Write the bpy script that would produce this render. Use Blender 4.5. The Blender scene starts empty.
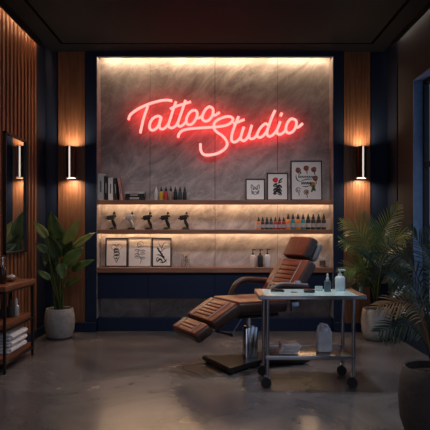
import bpy, bmesh, math, random
from mathutils import Vector, Matrix
random.seed(7)
S = bpy.context.scene
COL = S.collection
PI = math.pi
F = 560.0          # focal length in pixels of a 430 px wide frame
EYE = 1.30

# ------------------------------------------------------------------ camera
cam_d = bpy.data.cameras.new('camera'); cam = bpy.data.objects.new('camera', cam_d); COL.objects.link(cam)
cam.location = (0, 0, EYE); cam.rotation_euler = (PI/2, 0, 0)
cam_d.sensor_width = 36; cam_d.lens = 36*F/430
cam_d.shift_x = -2/430; cam_d.shift_y = 13/430
cam_d.clip_start = .05
S.camera = cam
# ------------------------------------------------------------------ look
S.view_settings.view_transform = 'Standard'; S.view_settings.look = 'None'
S.view_settings.exposure = 0.0; S.view_settings.gamma = 1.0; S.view_settings.use_curve_mapping = False
S.cycles.use_denoising = True
S.cycles.max_bounces = 8; S.cycles.sample_clamp_indirect = 4.0
# ------------------------------------------------------------------ world: dusk outside the window
W = bpy.data.worlds.new('dusk'); S.world = W; W.use_nodes = True
bg = W.node_tree.nodes['Background']; bg.inputs[0].default_value = (.16, .20, .30, 1); bg.inputs[1].default_value = .6

def area(name, loc, rot, sx, sy, power, color, spread=180, shape='RECTANGLE'):
    l = bpy.data.lights.new(name, 'AREA'); l.shape = shape; l.size = sx
    if shape == 'RECTANGLE': l.size_y = sy
    l.energy = power; l.color = color; l.spread = math.radians(spread)
    o = bpy.data.objects.new(name, l); o.location = loc; o.rotation_euler = rot; COL.objects.link(o)
    return o
WARM = (1.0, .66, .34)
# window daylight, just outside the glass, facing into the room
area('window_daylight', (2.55, 4.25, 1.7), (0, math.radians(90), 0), 2.4, 3.4, 9, (.50, .68, 1.0))
# added fill light from the front of the room, behind the camera
area('shopfront_daylight', (0.2, -1.4, 1.7), (math.radians(82), 0, 0), 3.6, 2.4, 17, (.80, .86, 1.0))
# added out-of-view ceiling fill over the work area and front of the room
FILL_DOWNLIGHTS = [(.80, 4.75, 16, (.88, .94, 1)), (-.65, 5.0, 9, (1, .84, .76)), (.2, 3.2, 6, (1, .92, .86))]
for (x, y, p, c) in FILL_DOWNLIGHTS:
    area('downlight_lamp', (x, y, 3.475), (0, 0, 0), .22, .22, p, c, 115, 'DISK')
# spots added out of view to brighten the niche and its shelves
FILL_SPOTS = [(-1.0, 5.1, -.75), (.0, 5.1, .1), (1.0, 5.1, .85)]
for (x, y, tx) in FILL_SPOTS:
    l = bpy.data.lights.new('niche_spot', 'SPOT'); l.energy = 80; l.color = (1, .90, .88); l.spot_size = math.radians(46); l.spot_blend = 1; l.shadow_soft_size = .22
    o = bpy.data.objects.new('niche_spot', l); COL.objects.link(o); o.location = (x, y, 3.44)
    o.rotation_euler = (Vector((tx, 7.2, 1.45))-Vector((x, y, 3.44))).to_track_quat('-Z', 'Y').to_euler()

# ------------------------------------------------------------------ materials
MATS = {}
def nodes_of(name):
    m = bpy.data.materials.new(name); m.use_nodes = True
    return m, m.node_tree.nodes, m.node_tree.links, m.node_tree.nodes['Principled BSDF']
def mat(name, col, rough=.5, metal=0, var=.12, scale=18, bump=0, trans=0, ior=1.45, coat=0, bscale=None):
    if name in MATS: return MATS[name]
    m, n, l, b = nodes_of(name)
    b.inputs['Roughness'].default_value = rough; b.inputs['Metallic'].default_value = metal
    b.inputs['Transmission Weight'].default_value = trans; b.inputs['IOR'].default_value = ior
    b.inputs['Coat Weight'].default_value = coat
    tc = n.new('ShaderNodeTexCoord'); nz = n.new('ShaderNodeTexNoise'); nz.inputs['Scale'].default_value = scale
    nz.inputs['Detail'].default_value = 4
    l.new(tc.outputs['Object'], nz.inputs['Vector'])
    r = n.new('ShaderNodeValToRGB')
    r.color_ramp.elements[0].position = .3; r.color_ramp.elements[1].position = .7
    r.color_ramp.elements[0].color = (*[max(0, c*(1-var)) for c in col], 1)
    r.color_ramp.elements[1].color = (*[min(1, c*(1+var)) for c in col], 1)
    l.new(nz.outputs['Fac'], r.inputs[0]); l.new(r.outputs[0], b.inputs['Base Color'])
    if bump:
        n2 = n.new('ShaderNodeTexNoise'); n2.inputs['Scale'].default_value = bscale or scale*4
        l.new(tc.outputs['Object'], n2.inputs['Vector'])
        bp = n.new('ShaderNodeBump'); bp.inputs['Strength'].default_value = bump; bp.inputs['Distance'].default_value = .01
        l.new(n2.outputs['Fac'], bp.inputs['Height']); l.new(bp.outputs[0], b.inputs['Normal'])
    MATS[name] = m
    return m
def glow(name, col, strength):
    if name in MATS: return MATS[name]
    m, n, l, b = nodes_of(name)
    b.inputs['Base Color'].default_value = (*col, 1); b.inputs['Emission Color'].default_value = (*col, 1)
    b.inputs['Emission Strength'].default_value = strength
    MATS[name] = m
    return m
def wood(name, dark, light, axis='Z', scale=3, rough=.42, stretch=.06):
    if name in MATS: return MATS[name]
    m, n, l, b = nodes_of(name)
    tc = n.new('ShaderNodeTexCoord'); mp = n.new('ShaderNodeMapping')
    sc = {'X': (stretch, 1, 1), 'Y': (1, stretch, 1), 'Z': (1, 1, stretch)}[axis]
    mp.inputs['Scale'].default_value = [v*scale for v in sc]
    l.new(tc.outputs['Object'], mp.inputs['Vector'])
    nz = n.new('ShaderNodeTexNoise'); nz.inputs['Scale'].default_value = 9; nz.inputs['Detail'].default_value = 6
    nz.inputs['Distortion'].default_value = .6
    l.new(mp.outputs[0], nz.inputs['Vector'])
    r = n.new('ShaderNodeValToRGB'); r.color_ramp.elements[0].position = .32; r.color_ramp.elements[1].position = .68
    r.color_ramp.elements[0].color = (*dark, 1); r.color_ramp.elements[1].color = (*light, 1)
    l.new(nz.outputs['Fac'], r.inputs[0]); l.new(r.outputs[0], b.inputs['Base Color'])
    b.inputs['Roughness'].default_value = rough
    bp = n.new('ShaderNodeBump'); bp.inputs['Strength'].default_value = .12; bp.inputs['Distance'].default_value = .005
    l.new(nz.outputs['Fac'], bp.inputs['Height']); l.new(bp.outputs[0], b.inputs['Normal'])
    MATS[name] = m
    return m
def stone():
    m, n, l, b = nodes_of('veined_stone')
    tc = n.new('ShaderNodeTexCoord'); mp = n.new('ShaderNodeMapping')
    mp.vector_type = 'TEXTURE'; mp.inputs['Rotation'].default_value = (0, math.radians(-42), 0); mp.inputs['Scale'].default_value = (1.0, 1, .58)
    l.new(tc.outputs['Object'], mp.inputs['Vector'])
    a = n.new('ShaderNodeTexNoise'); a.inputs['Scale'].default_value = 1.15; a.inputs['Detail'].default_value = 8; a.inputs['Distortion'].default_value = 2.8; a.inputs['Roughness'].default_value = .52
    l.new(mp.outputs[0], a.inputs['Vector'])
    r = n.new('ShaderNodeValToRGB'); e = r.color_ramp.elements
    e[0].position = .28; e[0].color = (.22, .195, .195, 1); e[1].position = .70; e[1].color = (.46, .415, .41, 1)
    l.new(a.outputs['Fac'], r.inputs[0])
    # fine pale veins
    v = n.new('ShaderNodeTexNoise'); v.inputs['Scale'].default_value = 1.5; v.inputs['Detail'].default_value = 6; v.inputs['Distortion'].default_value = 2.2
    l.new(mp.outputs[0], v.inputs['Vector'])
    vr = n.new('ShaderNodeValToRGB'); q = vr.color_ramp.elements
    q[0].position = .47; q[0].color = (0, 0, 0, 1); q[1].position = .5; q[1].color = (1, 1, 1, 1)
    k = q.new(.53); k.color = (0, 0, 0, 1)
    l.new(v.outputs['Fac'], vr.inputs[0])
    fn = n.new('ShaderNodeTexNoise'); fn.inputs['Scale'].default_value = 2.2; fn.inputs['Detail'].default_value = 8; fn.inputs['Distortion'].default_value = 3.0; fn.inputs['Roughness'].default_value = .6
    l.new(mp.outputs[0], fn.inputs['Vector'])
    fr = n.new('ShaderNodeValToRGB'); fr.color_ramp.elements[0].position = .30; fr.color_ramp.elements[0].color = (.76, .74, .74, 1); fr.color_ramp.elements[1].position = .70; fr.color_ramp.elements[1].color = (1.12, 1.12, 1.12, 1)
    l.new(fn.outputs['Fac'], fr.inputs[0])
    mu = n.new('ShaderNodeMixRGB'); mu.blend_type = 'MULTIPLY'; mu.inputs[0].default_value = 1; l.new(r.outputs[0], mu.inputs[1]); l.new(fr.outputs[0], mu.inputs[2])
    r = mu
    mx = n.new('ShaderNodeMixRGB'); mx.inputs[2].default_value = (.68, .63, .60, 1)
    ml = n.new('ShaderNodeMath'); ml.operation = 'MULTIPLY'; ml.inputs[1].default_value = .24
    l.new(vr.outputs[0], ml.inputs[0]); l.new(ml.outputs[0], mx.inputs[0]); l.new(r.outputs[0], mx.inputs[1])
    l.new(mx.outputs[0], b.inputs['Base Color'])
    b.inputs['Roughness'].default_value = .5
    MATS['stone'] = m
    return m
def concrete():
    m, n, l, b = nodes_of('polished_concrete')
    tc = n.new('ShaderNodeTexCoord')
    a = n.new('ShaderNodeTexNoise'); a.inputs['Scale'].default_value = 1.3; a.inputs['Detail'].default_value = 8; a.inputs['Distortion'].default_value = .9; a.inputs['Roughness'].default_value = .6
    l.new(tc.outputs['Object'], a.inputs['Vector'])
    r = n.new('ShaderNodeValToRGB'); e = r.color_ramp.elements
    e[0].position = .3; e[0].color = (.058, .053, .057, 1); e[1].position = .72; e[1].color = (.165, .150, .156, 1)
    l.new(a.outputs['Fac'], r.inputs[0]); l.new(r.outputs[0], b.inputs['Base Color'])
    rr = n.new('ShaderNodeMapRange'); rr.inputs['To Min'].default_value = .15; rr.inputs['To Max'].default_value = .34
    l.new(a.outputs['Fac'], rr.inputs['Value']); l.new(rr.outputs[0], b.inputs['Roughness']); b.inputs['Specular IOR Level'].default_value = .8
    v = n.new('ShaderNodeTexNoise'); v.inputs['Scale'].default_value = 2.5; v.inputs['Detail'].default_value = 3
    l.new(tc.outputs['Object'], v.inputs['Vector'])
    bp = n.new('ShaderNodeBump'); bp.inputs['Strength'].default_value = .012; bp.inputs['Distance'].default_value = .02
    l.new(v.outputs['Fac'], bp.inputs['Height']); l.new(bp.outputs[0], b.inputs['Normal'])
    MATS['floor'] = m
    return m
STONE = stone(); FLOOR = concrete()
NAVY = mat('navy_paint', (.012, .020, .048), .5, var=.06, scale=3)
NAVY_D = mat('dark_navy_paint', (.012, .016, .034), .6, var=.06, scale=3)
CEIL = mat('ceiling_paint', (.004, .0052, .0105), .7, var=.05, scale=2)
CHARC = mat('charcoal_plaster', (.032, .030, .032), .7, var=.12, scale=3)
BLACK = mat('black_metal', (.012, .012, .014), .4, .3)
SLAT = wood('slat_wood', (.13, .047, .022), (.28, .11, .052), 'Z', 4)
PANEL = wood('panel_wood', (.12, .050, .024), (.22, .094, .047), 'Z', 5)
BACKER = mat('slat_backing', (.02, .012, .01), .8)
SHELFW = wood('shelf_wood', (.15, .065, .038), (.28, .125, .075), 'X', 4, .45)
TABLEW = wood('table_wood', (.12, .042, .022), (.27, .10, .05), 'Y', 4, .35)
STRIP = glow('led_warm', (1.0, .66, .37), 32)
LABEL_W = mat('paper_white', (.72, .70, .68), .7, var=.04)
INK = mat('ink_black', (.02, .02, .022), .7)
CHROME = mat('chrome', (.62, .62, .64), .16, 1, var=.05)
STEEL = mat('brushed_steel', (.36, .36, .39), .28, 1, var=.08)
SOIL = mat('soil', (.035, .022, .014), .95, var=.4, scale=40, bump=.8)

for _m in (CEIL, NAVY_D, CHARC, NAVY): _m.node_tree.nodes['Principled BSDF'].inputs['Specular IOR Level'].default_value = .18

# ------------------------------------------------------------------ mesh helpers
class MB:
    def __init__(s): s.b = bmesh.new()
    def box(s, x0, x1, y0, y1, z0, z1, bev=0, M=None, seg=2):
        t = bmesh.new(); bmesh.ops.create_cube(t, size=1)
        c = Vector(((x0+x1)/2, (y0+y1)/2, (z0+z1)/2))
        for v in t.verts: v.co = Vector((v.co.x*(x1-x0), v.co.y*(y1-y0), v.co.z*(z1-z0))) + c
        if bev: bmesh.ops.bevel(t, geom=t.edges[:], offset=bev, segments=seg, affect='EDGES', profile=.5)
        if M: bmesh.ops.transform(t, matrix=M, verts=t.verts)
        s._add(t); return s
    def _add(s, t):
        me = bpy.data.meshes.new('t'); t.to_mesh(me); t.free(); s.b.from_mesh(me); bpy.data.meshes.remove(me)
    def tube(s, pts, r, seg=10, closed=False, caps=True, M=None):
        pts = [Vector(p) for p in pts]; n = len(pts)
        rs = r if isinstance(r, (list, tuple)) else [r]*n
        t = bmesh.new(); rings = []
        up = Vector((0, 0, 1)); prev = None
        for i, p in enumerate(pts):
            a = pts[(i-1) % n] if (closed or i > 0) else p
            c = pts[(i+1) % n] if (closed or i < n-1) else p
            d = (c-a)
            d = d.normalized() if d.length > 1e-9 else Vector((0, 0, 1))
            if prev is None:
                q = up if abs(d.dot(up)) < .95 else Vector((1, 0, 0))
                u = d.cross(q).normalized()
            else:
                u = prev - d*prev.dot(d); u = u.normalized() if u.length > 1e-6 else prev
            prev = u; v = d.cross(u)
            rings.append([t.verts.new(p + (u*math.cos(2*PI*k/seg) + v*math.sin(2*PI*k/seg))*rs[i]) for k in range(seg)])
        m = n if closed else n-1
        for i in range(m):
            A, B = rings[i], rings[(i+1) % n]
            for k in range(seg): t.faces.new((A[k], A[(k+1) % seg], B[(k+1) % seg], B[k]))
        if caps and not closed: t.faces.new(rings[0][::-1]); t.faces.new(rings[-1])
        if M: bmesh.ops.transform(t, matrix=M, verts=t.verts)
        s._add(t); return s
    def lathe(s, prof, c=(0, 0, 0), seg=24, M=None):   # profile (r, z) bottom to top
        t = bmesh.new(); rings = []; c = Vector(c)
        for (r, z) in prof:
            r = max(r, 1e-4)
            rings.append([t.verts.new(c + Vector((r*math.cos(2*PI*k/seg), r*math.sin(2*PI*k/seg), z))) for k in range(seg)])
        for A, B in zip(rings, rings[1:]):
            for k in range(seg): t.faces.new((A[k], A[(k+1) % seg], B[(k+1) % seg], B[k]))
        t.faces.new(rings[0][::-1]); t.faces.new(rings[-1])
        if M: bmesh.ops.transform(t, matrix=M, verts=t.verts)
        s._add(t); return s
    def prism(s, poly, z0, z1, bev=0, M=None):          # polygon in xy, extruded in z
        t = bmesh.new()
        A = [t.verts.new((x, y, z0)) for x, y in poly]; B = [t.verts.new((x, y, z1)) for x, y in poly]
        t.faces.new(A[::-1]); t.faces.new(B); n = len(poly)
        for k in range(n): t.faces.new((A[k], A[(k+1) % n], B[(k+1) % n], B[k]))
        if bev: bmesh.ops.bevel(t, geom=t.edges[:], offset=bev, segments=2, affect='EDGES')
        if M: bmesh.ops.transform(t, matrix=M, verts=t.verts)
        s._add(t); return s
    def grid(s, rows):                                   # rows of points -> quads
        V = [[s.b.verts.new(p) for p in r] for r in rows]
        for A, B in zip(V, V[1:]):
            for k in range(len(A)-1): s.b.faces.new((A[k], A[k+1], B[k+1], B[k]))
        return s
    def build(s, name, m, parent=None, smooth=False, loc=None):
        bmesh.ops.recalc_face_normals(s.b, faces=s.b.faces[:])
        off = Vector(parent.matrix_world.translation) if parent and parent.get('_w') else Vector((0, 0, 0))
        if loc is not None: off = Vector(loc)
        if off.length: bmesh.ops.translate(s.b, vec=-off, verts=s.b.verts[:])
        me = bpy.data.meshes.new(name); s.b.to_mesh(me); s.b.free()
        me.materials.append(m)
        o = bpy.data.objects.new(name, me); COL.objects.link(o)
        if parent: o.parent = parent
        elif loc is not None: o.location = loc
        if smooth:
            for p in me.polygons: p.use_smooth = True
            try: me.set_sharp_from_angle(angle=math.radians(40))
            except Exception: pass
        return o
ALLROOTS = []
def thing(name, label, cat, loc=(0, 0, 0), rz=0, group=None):
    o = bpy.data.objects.new(name, None); COL.objects.link(o); o.empty_display_size = .05
    o.location = loc; o.rotation_euler = (0, 0, rz)
    return tag(o, label, cat, group)
def tag(o, label, cat, group=None):
    o['label'] = label; o['category'] = cat
    if group: o['group'] = group
    return o
def struct(o, label=None):
    o['kind'] = 'structure'
    if label: o['label'] = label
    return o
def dup(root, loc, label=None, rz=None, scale=None):
    r = root.copy(); COL.objects.link(r); r.location = loc
    if rz is not None: r.rotation_euler = (0, 0, rz)
    if scale: r.scale = scale
    if label: r['label'] = label
    for ch in [c for c in bpy.data.objects if c.parent == root]:
        c = ch.copy(); COL.objects.link(c); c.parent = r
        for g in [q for q in bpy.data.objects if q.parent == ch]:
            d = g.copy(); COL.objects.link(d); d.parent = c
    return r
def P(px, py, d): return Vector(((px-217)*d/F, d, EYE-(py-228)*d/F))
def X(px, d): return (px-217)*d/F
def Z(py, d): return EYE-(py-228)*d/F
def smoothpath(pts, n=6):
    pts = [Vector(p) for p in pts]
    if len(pts) < 3: return pts
    out = []; L = [pts[0]*2-pts[1]] + pts + [pts[-1]*2-pts[-2]]
    for i in range(1, len(L)-2):
        p0, p1, p2, p3 = L[i-1:i+3]
        for k in range(n):
            t = k/n
            out.append(.5*((2*p1)+(p2-p0)*t+(2*p0-5*p1+4*p2-p3)*t*t+(3*p1-p0-3*p2+p3)*t**3))
    out.append(pts[-1]); return out

# ================================================================== ROOM
D = 7.03; HW = 2.155; CZ = 3.51; YB = 7.23; Y0 = -1.6
NL, NR = X(96.5, D), X(333.5, D)
NT = 3.446
o = MB().box(-2.5, 2.6, Y0-.2, 7.6, -.1, 0).build('floor', FLOOR); struct(o)
# ceiling: outer border, central field with a shadow gap between, light slots along both side walls
gx, gy, gap = 1.875, 6.73, .035
m = MB()
m.box(-gx+gap, gx-gap, Y0, gy-gap, CZ, CZ+.08)
m.box(-HW+.07, -gx, Y0, D+.3, CZ, CZ+.08); m.box(gx, HW-.07, Y0, D+.3, CZ, CZ+.08)
m.box(-gx, gx, gy, D+.3, CZ, CZ+.08)
m.box(-HW-.2, HW+.2, Y0-.1, D+.4, CZ+.16, CZ+.26)
m.box(-HW+.07, -HW+.085, Y0, 6.60, 3.425, CZ); m.box(HW-.085, HW-.07, Y0, 6.66, 3.45, CZ)
struct(m.build('ceiling', CEIL))
# back wall (navy) around the niche
m = MB()
m.box(-HW-.2, NL, D, D+.45, 0, CZ+.2); m.box(NR, HW+.2, D, D+.45, 0, CZ+.2)
m.box(NL, NR, D, D+.03, NT, CZ+.2); m.box(NL, NR, D+.03, D+.45, NT+.09, CZ+.2); m.box(NL, NR, YB+.03, D+.45, 0, NT+.09)
# pilasters beside the niche
m.box(X(85.5, D-.03), X(96.5, D-.03), D-.03, D, 0, CZ); m.box(X(333.5, D-.03), X(343, D-.03), D-.03, D, 0, CZ)
m.box(X(96.5, D-.03), X(333.5, D-.03), D-.03, D, NT, CZ)
struct(m.build('wall_back', NAVY))
# stone cladding in the niche, four slabs with thin joints, and side returns
m = MB()
seams = [NL, X(150, YB), X(215, YB), X(277.5, YB), NR]
for a, b in zip(seams, seams[1:]):
    m.box(a+.0025, b-.0025, YB, YB+.02, 0, NT+.09, bev=.003, seg=1)
m.box(NL, NL+.012, D-.02, YB, .17, NT); m.box(NR-.012, NR, D-.02, YB, .17, NT)
struct(m.build('trim_1', STONE), 'grey brown veined stone slabs lining the lit niche')
m = MB().box(NL, NR, YB+.02, YB+.03, 0, NT)
struct(m.build('trim_2', mat('dark_joint', (.03, .026, .024), .9)), 'dark joints between the stone slabs')
# wood panels with fine ribs
def ribbed_panel(x0, x1, z0, z1, name, label):
    m = MB(); m.box(x0, x1, D-.012, D, z0, z1)
    n = 9; w = (x1-x0)/n
    for i in range(n): m.box(x0+i*w+.0012, x0+(i+1)*w-.0012, D-.016, D-.010, z0, z1, bev=.001, seg=1)
    struct(m.build(name, PANEL), label)
ribbed_panel(X(58.5, D), X(85, D-.02), .115, CZ, 'trim_3', 'ribbed walnut wall panel left of the stone niche')
ribbed_panel(X(343.5, D), X(370, D), .115, CZ, 'trim_4', 'ribbed walnut wall panel right of the stone niche')
# left wall with slats
m = MB(); m.box(-HW-.2, -HW, Y0, D, 0, CZ+.2)
struct(m.build('wall_left', NAVY_D))
m = MB(); m.box(-HW, -HW+.006, Y0, 6.585, .10, CZ+.07)
struct(m.build('trim_5', BACKER), 'dark backing between the wall slats')
m = MB(); y = 6.52
while y > .6:
    m.box(-HW+.006, -HW+.034, y, y+.064, .10, CZ+.07, bev=.004, seg=1); y -= .108
struct(m.build('trim_6', SLAT), 'vertical walnut slats covering the left wall')
m = MB().box(-HW, -HW+.04, Y0, D-.02, 0, .10, bev=.004, seg=1)
struct(m.build('baseboard_left', NAVY))
m = MB()
m.box(-HW+.04, X(85.5, D), D-.035, D, 0, .115, bev=.004, seg=1); m.box(X(343, D), HW-.02, D-.035, D, 0, .115, bev=.004, seg=1)
m.box(X(84.5, D), X(97, D), D-.05, D-.03, 0, .12, bev=.004, seg=1); m.box(X(333, D), X(344, D), D-.05, D-.03, 0, .12, bev=.004, seg=1)
struct(m.build('baseboard_back', NAVY))
m = MB().box(NL+.013, NR-.013, D+.02, D+.10, 0, .164, bev=.004, seg=1)
struct(m.build('baseboard_niche', NAVY), 'navy plinth along the floor of the niche')
# right wall with a tall window opening
WY1, WY0, WZ0, WZ1 = 6.14, 1.6, .42, 2.92
m = MB()
T = .16
m.box(HW, HW+T, WY1, D, 0, CZ+.2); m.box(HW, HW+T, Y0, WY0, 0, CZ+.2)
m.box(HW, HW+T, WY0, WY1, 0, WZ0); m.box(HW, HW+T, WY0, WY1, WZ1, CZ+.2)
struct(m.build('wall_right', CHARC))
m = MB().box(HW-.014, HW, 6.67, D, 0, CZ)
struct(m.build('trim_7', NAVY_D), 'dark navy strip of wall in the right corner')
m = MB()   # reveal, with the window's blue light put into its paint colour
m.box(HW-.004, HW+T, WY1-.012, WY1, WZ0, WZ1); m.box(HW-.004, HW+T, WY0, WY0+.012, WZ0, WZ1)
m.box(HW-.004, HW+T, WY0, WY1, WZ1-.012, WZ1); m.box(HW-.004, HW+T+.01, WY0, WY1, WZ0, WZ0+.02)
struct(m.build('trim_8', mat('reveal_paint', (.14, .235, .43), .6)), 'blue painted reveal around the window')
wn = bpy.data.objects.new('window_1', None); COL.objects.link(wn); wn.location = (HW+T, (WY0+WY1)/2, WZ0)
struct(wn); wn['_w'] = 1
bpy.context.view_layer.update()
m = MB()
xw = HW+T-.035
for yy in (WY1-.012, 4.66, 3.14, WY0+.06):
    m.box(xw-.03, xw+.03, yy-.055, yy, WZ0+.02, WZ1-.012)
for zz in (WZ0+.02, 1.96, WZ1-.062):
    m.box(xw-.025, xw+.025, WY0, WY1-.012, zz, zz+.05)
f = m.build('window_frame', BLACK, wn)
m = MB().box(xw-.004, xw+.004, WY0+.02, WY1-.02, WZ0+.03, WZ1-.02)
m.build('pane', mat('window_glass', (.9, .95, 1), .02, trans=1, var=0), wn)
m = MB().box(HW-.02, HW, 6.14, D-.02, 0, .10); m.box(HW-.02, HW, Y0, 6.14, 0, .10)
struct(m.build('baseboard_right', NAVY))
# front wall behind the camera with an opening assumed for front fill
m = MB(); m.box(-HW-.2, -1.9, Y0-.15, Y0, 0, CZ+.2); m.box(1.9, HW+.2, Y0-.15, Y0, 0, CZ+.2)
m.box(-1.9, 1.9, Y0-.15, Y0, 3.0, CZ+.2)
struct(m.build('wall_front', CHARC))

# ------------------------------------------------------------------ built-in LED strips, and housings for the added fill lights
def led(name, label, x0, x1, y0, y1, z0, z1, mt=STRIP):
    o = MB().box(x0, x1, y0, y1, z0, z1).build(name, mt)
    return tag(o, label, 'light strip')
led('light_strip', 'warm LED strip hidden at the top of the stone niche', NL+.03, NR-.03, D+.10, D+.12, NT+.040, NT+.054, glow('led_top', (1, .70, .42), 50))
led('light_strip', 'warm LED strip in the ceiling slot above the wooden slats', -HW+.058, -HW+.068, 1.2, 6.66, CZ+.05, CZ+.06, glow('led_left', (1, .58, .30), 120))
led('light_strip', 'pale LED strip in the ceiling slot above the right wall', HW-.068, HW-.058, 1.2, 6.64, CZ+.05, CZ+.06, glow('led_right', (1, .84, .70), 14))
for i, (x, y, p, c) in enumerate(FILL_DOWNLIGHTS):
    t = thing('downlight', ['round recessed downlight in the ceiling above the trolley', 'round recessed downlight in the ceiling left of the chair', 'round recessed downlight in the ceiling nearest the entrance'][i], 'ceiling light', (x, y, CZ), 0, 'ceiling downlights')
    MB().tube([(.13*math.cos(a*PI/12), .13*math.sin(a*PI/12), -.006) for a in range(24)], .012, 8, closed=True).build('trim_ring', BLACK, t, True)

for i, (x, y, tx) in enumerate(FILL_SPOTS):
    t = thing('ceiling_spot', ['adjustable ceiling spot left of the room centre aimed at the shelves', 'adjustable ceiling spot in the middle aimed at the shelves', 'adjustable ceiling spot right of the room centre aimed at the shelves'][i], 'ceiling light', (x, y, CZ), 0, 'ceiling spots')
    dv = (Vector((tx, 7.2, 1.45))-Vector((x, y, 3.44))).normalized(); p = Vector((0, 0, -.07))
    MB().tube([(0, 0, -.002), (0, 0, -.02)], .04, 16).tube([(0, 0, -.02), (0, 0, -.05)], .008, 8).build('mount', BLACK, t, True)
    MB().tube([p-dv*.09, p-dv*.012], .035, 16).build('spot_body', BLACK, t, True)

# ------------------------------------------------------------------ shelves and counter
ZS1, ZS2, ZC = 1.651, 1.281, .804
for nm, lb, zt, th in (('wall_shelf', 'upper walnut shelf in the niche holding books, bottles and three framed drawings', ZS1, .058),
                       ('wall_shelf', 'lower walnut shelf in the niche holding tattoo machines and ink bottles', ZS2, .056)):
    t = thing(nm, lb, 'shelf', ((NL+NR)/2, D+.1, zt-th), 0); t['_w'] = 1; bpy.context.view_layer.update()
    MB().box(NL+.013, NR-.013, D+.001, YB-.001, zt-.020, zt).box(NL+.013, NR-.013, D-.02, D, zt-th, zt, bev=.003).build('board', SHELFW, t)
    MB().box(NL+.03, NR-.03, D+.105, D+.119, zt-.034, zt-.0205).build('light_strip', STRIP, t)
ct = MB().box(NL+.013, NR-.013, D-.035, YB-.001, ZC-.062, ZC, bev=.004).build('countertop', SHELFW, loc=(0, D, ZC-.062))
tag(ct, 'long walnut countertop over navy cabinets along the niche', 'countertop')
cx = [NL+.013, seams[1], seams[2], seams[3], NR-.013]
clb = ['navy wall-hung cabinet nearest the broad-leaved plant, under the framed botanical drawings', 'navy wall-hung cabinet second from the left, behind the foot end of the chair',
       'navy wall-hung cabinet directly behind the tattoo chair seat', 'navy wall-hung cabinet at the right end, behind the trolley']
for i in range(4):
    a, b = cx[i]+.001, cx[i+1]-.001
    t = thing('cabinet', clb[i], 'cabinet', ((a+b)/2, D+.1, .415), 0, 'wall-hung cabinets under the counter'); t['_w'] = 1; bpy.context.view_layer.update()
    MB().box(a, b, D+.015, YB-.001, .415, ZC-.063).build('body', NAVY, t)
    MB().box(a+.001, b-.001, D-.005, D+.0145, .417, ZC-.066, bev=.003).build('drawer_front', NAVY, t)

# ------------------------------------------------------------------ neon sign
K = 7.13
def neon_paths():
    T = []
    T.append([(128.5,119.8),(130.1,115.2),(134.7,111.2),(141.2,107.4),(150.9,103.3),(160.7,100.7),(167.2,100.1),(172.1,100.9)])
    T.append([(147.9,106),(145.7,112),(143.6,118.5),(142,125),(140.3,133.1)])
    T.append([(161.4,118.5),(159.6,116.4),(156.6,116.4),(152.7,118.7),(150,123.4),(149.8,128.3),(152.5,130.3),(156.4,128.3),(159.4,123.6),(161.2,118)])
    T.append([(161.4,116.5),(159.9,121),(159.4,126),(160.4,128.6),(163,129),(166,127),(168.6,123.4),(171.2,116),(173.7,107.9),(176,101.4)])
    T.append([(168.6,123.4),(168.9,126.6),(171.3,128),(174.8,126.6),(177.8,122.5),(180.2,116),(183,108),(185.5,100.1)])
    T.append([(169.9,108.9),(176.5,106.2),(184.3,103.8),(191,101.7)])
    T.append([(177.8,122.5),(178.2,125.4),(180,126.4),(183,124.9),(186.3,121.7)])
    T.append([(194.4,109.9),(197,112),(197,116),(195.2,120.1),(192,123.9),(188.2,124.5),(186.3,121.7),(187.1,116.9),(190.3,112),(194.4,109.9)])
    T.append([(196.2,117.6),(199,118),(202.4,115.8)])
    T.append([(210.7,106.8),(213.1,109.5),(212.7,114.4),(209.9,119.3),(205.8,121.3),(202.6,119.3),(202.6,115.2),(205,110.3),(208.3,107.1),(210.7,106.8)])
    T.append([(212.3,115.3),(215.6,115),(219.7,112.3)])
    T.append([(178.1,137.5),(179,134),(182.2,130.7),(187.9,129.1),(197.7,128.1),(209.1,127.4),(218.8,126.6),(227,125),(231.9,121.7),(232.7,118.5),(229.4,116.5),(223.7,117.3),(217.2,120.1),(214.3,123.4),(214,128.3),(217.2,132.3),(222.1,135.6),(226.2,140.5),(227,145.3),(223.7,149.8),(217.2,153.5),(209.1,155.1),(203.4,154.3),(200.8,150.2),(200.4,143.4)])
    T.append([(238.6,116.3),(236.5,121.5),(233.6,129.1),(231.6,136),(231.8,140.7),(234.1,142.1),(237.6,140.7),(240.5,137.2),(241.9,133),(243.9,126.7)])
    T.append([(233.2,123.8),(237.6,122.1),(244.6,119.5)])
    T.append([(240.6,136.6),(241.3,139.8),(244,140.7),(246.9,138.4),(249.3,133.7),(251.8,125)])
    T.append([(249.3,133.7),(249.2,137),(251,138.9),(254.5,137.8),(257.2,134.3)])
    T.append([(268.5,126.2),(266.5,123.9),(264,124.5),(261,127.3),(258.4,131.3),(257.2,134.9),(258.8,137.4),(262,136.7),(265.5,133),(268,128)])
    T.append([(275.1,110.3),(271.9,117.3),(268.8,126.2),(267,132.4),(268.3,136.1),(271.9,135.6),(275.6,131.8),(278.2,127.2),(280.3,121.4)])
    T.append([(276.8,130.2),(277.5,133.6),(280.6,134.3),(284,131.9),(286.1,129.3)])
    T.append([(281.9,112.8),(280.5,116.2)])
    T.append([(293.4,118.8),(296,120.9),(296.2,125.1),(293.9,130.3),(290.2,132.9),(287.1,132.4),(285.8,128.8),(287.1,123.5),(290.2,119.4),(293.4,118.8)])
    T.append([(295.4,127.4),(298.6,127),(302.8,123.5)])
    return T
ns = thing('neon_sign', 'glowing red neon sign reading Tattoo Studio in script on the stone wall', 'neon sign', (X(216, K), YB-.002, Z(128, K))); ns['_w'] = 1
bpy.context.view_layer.update()
NEON_F = glow('neon_tube', (1.0, .20, .16), 3.0)
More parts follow.
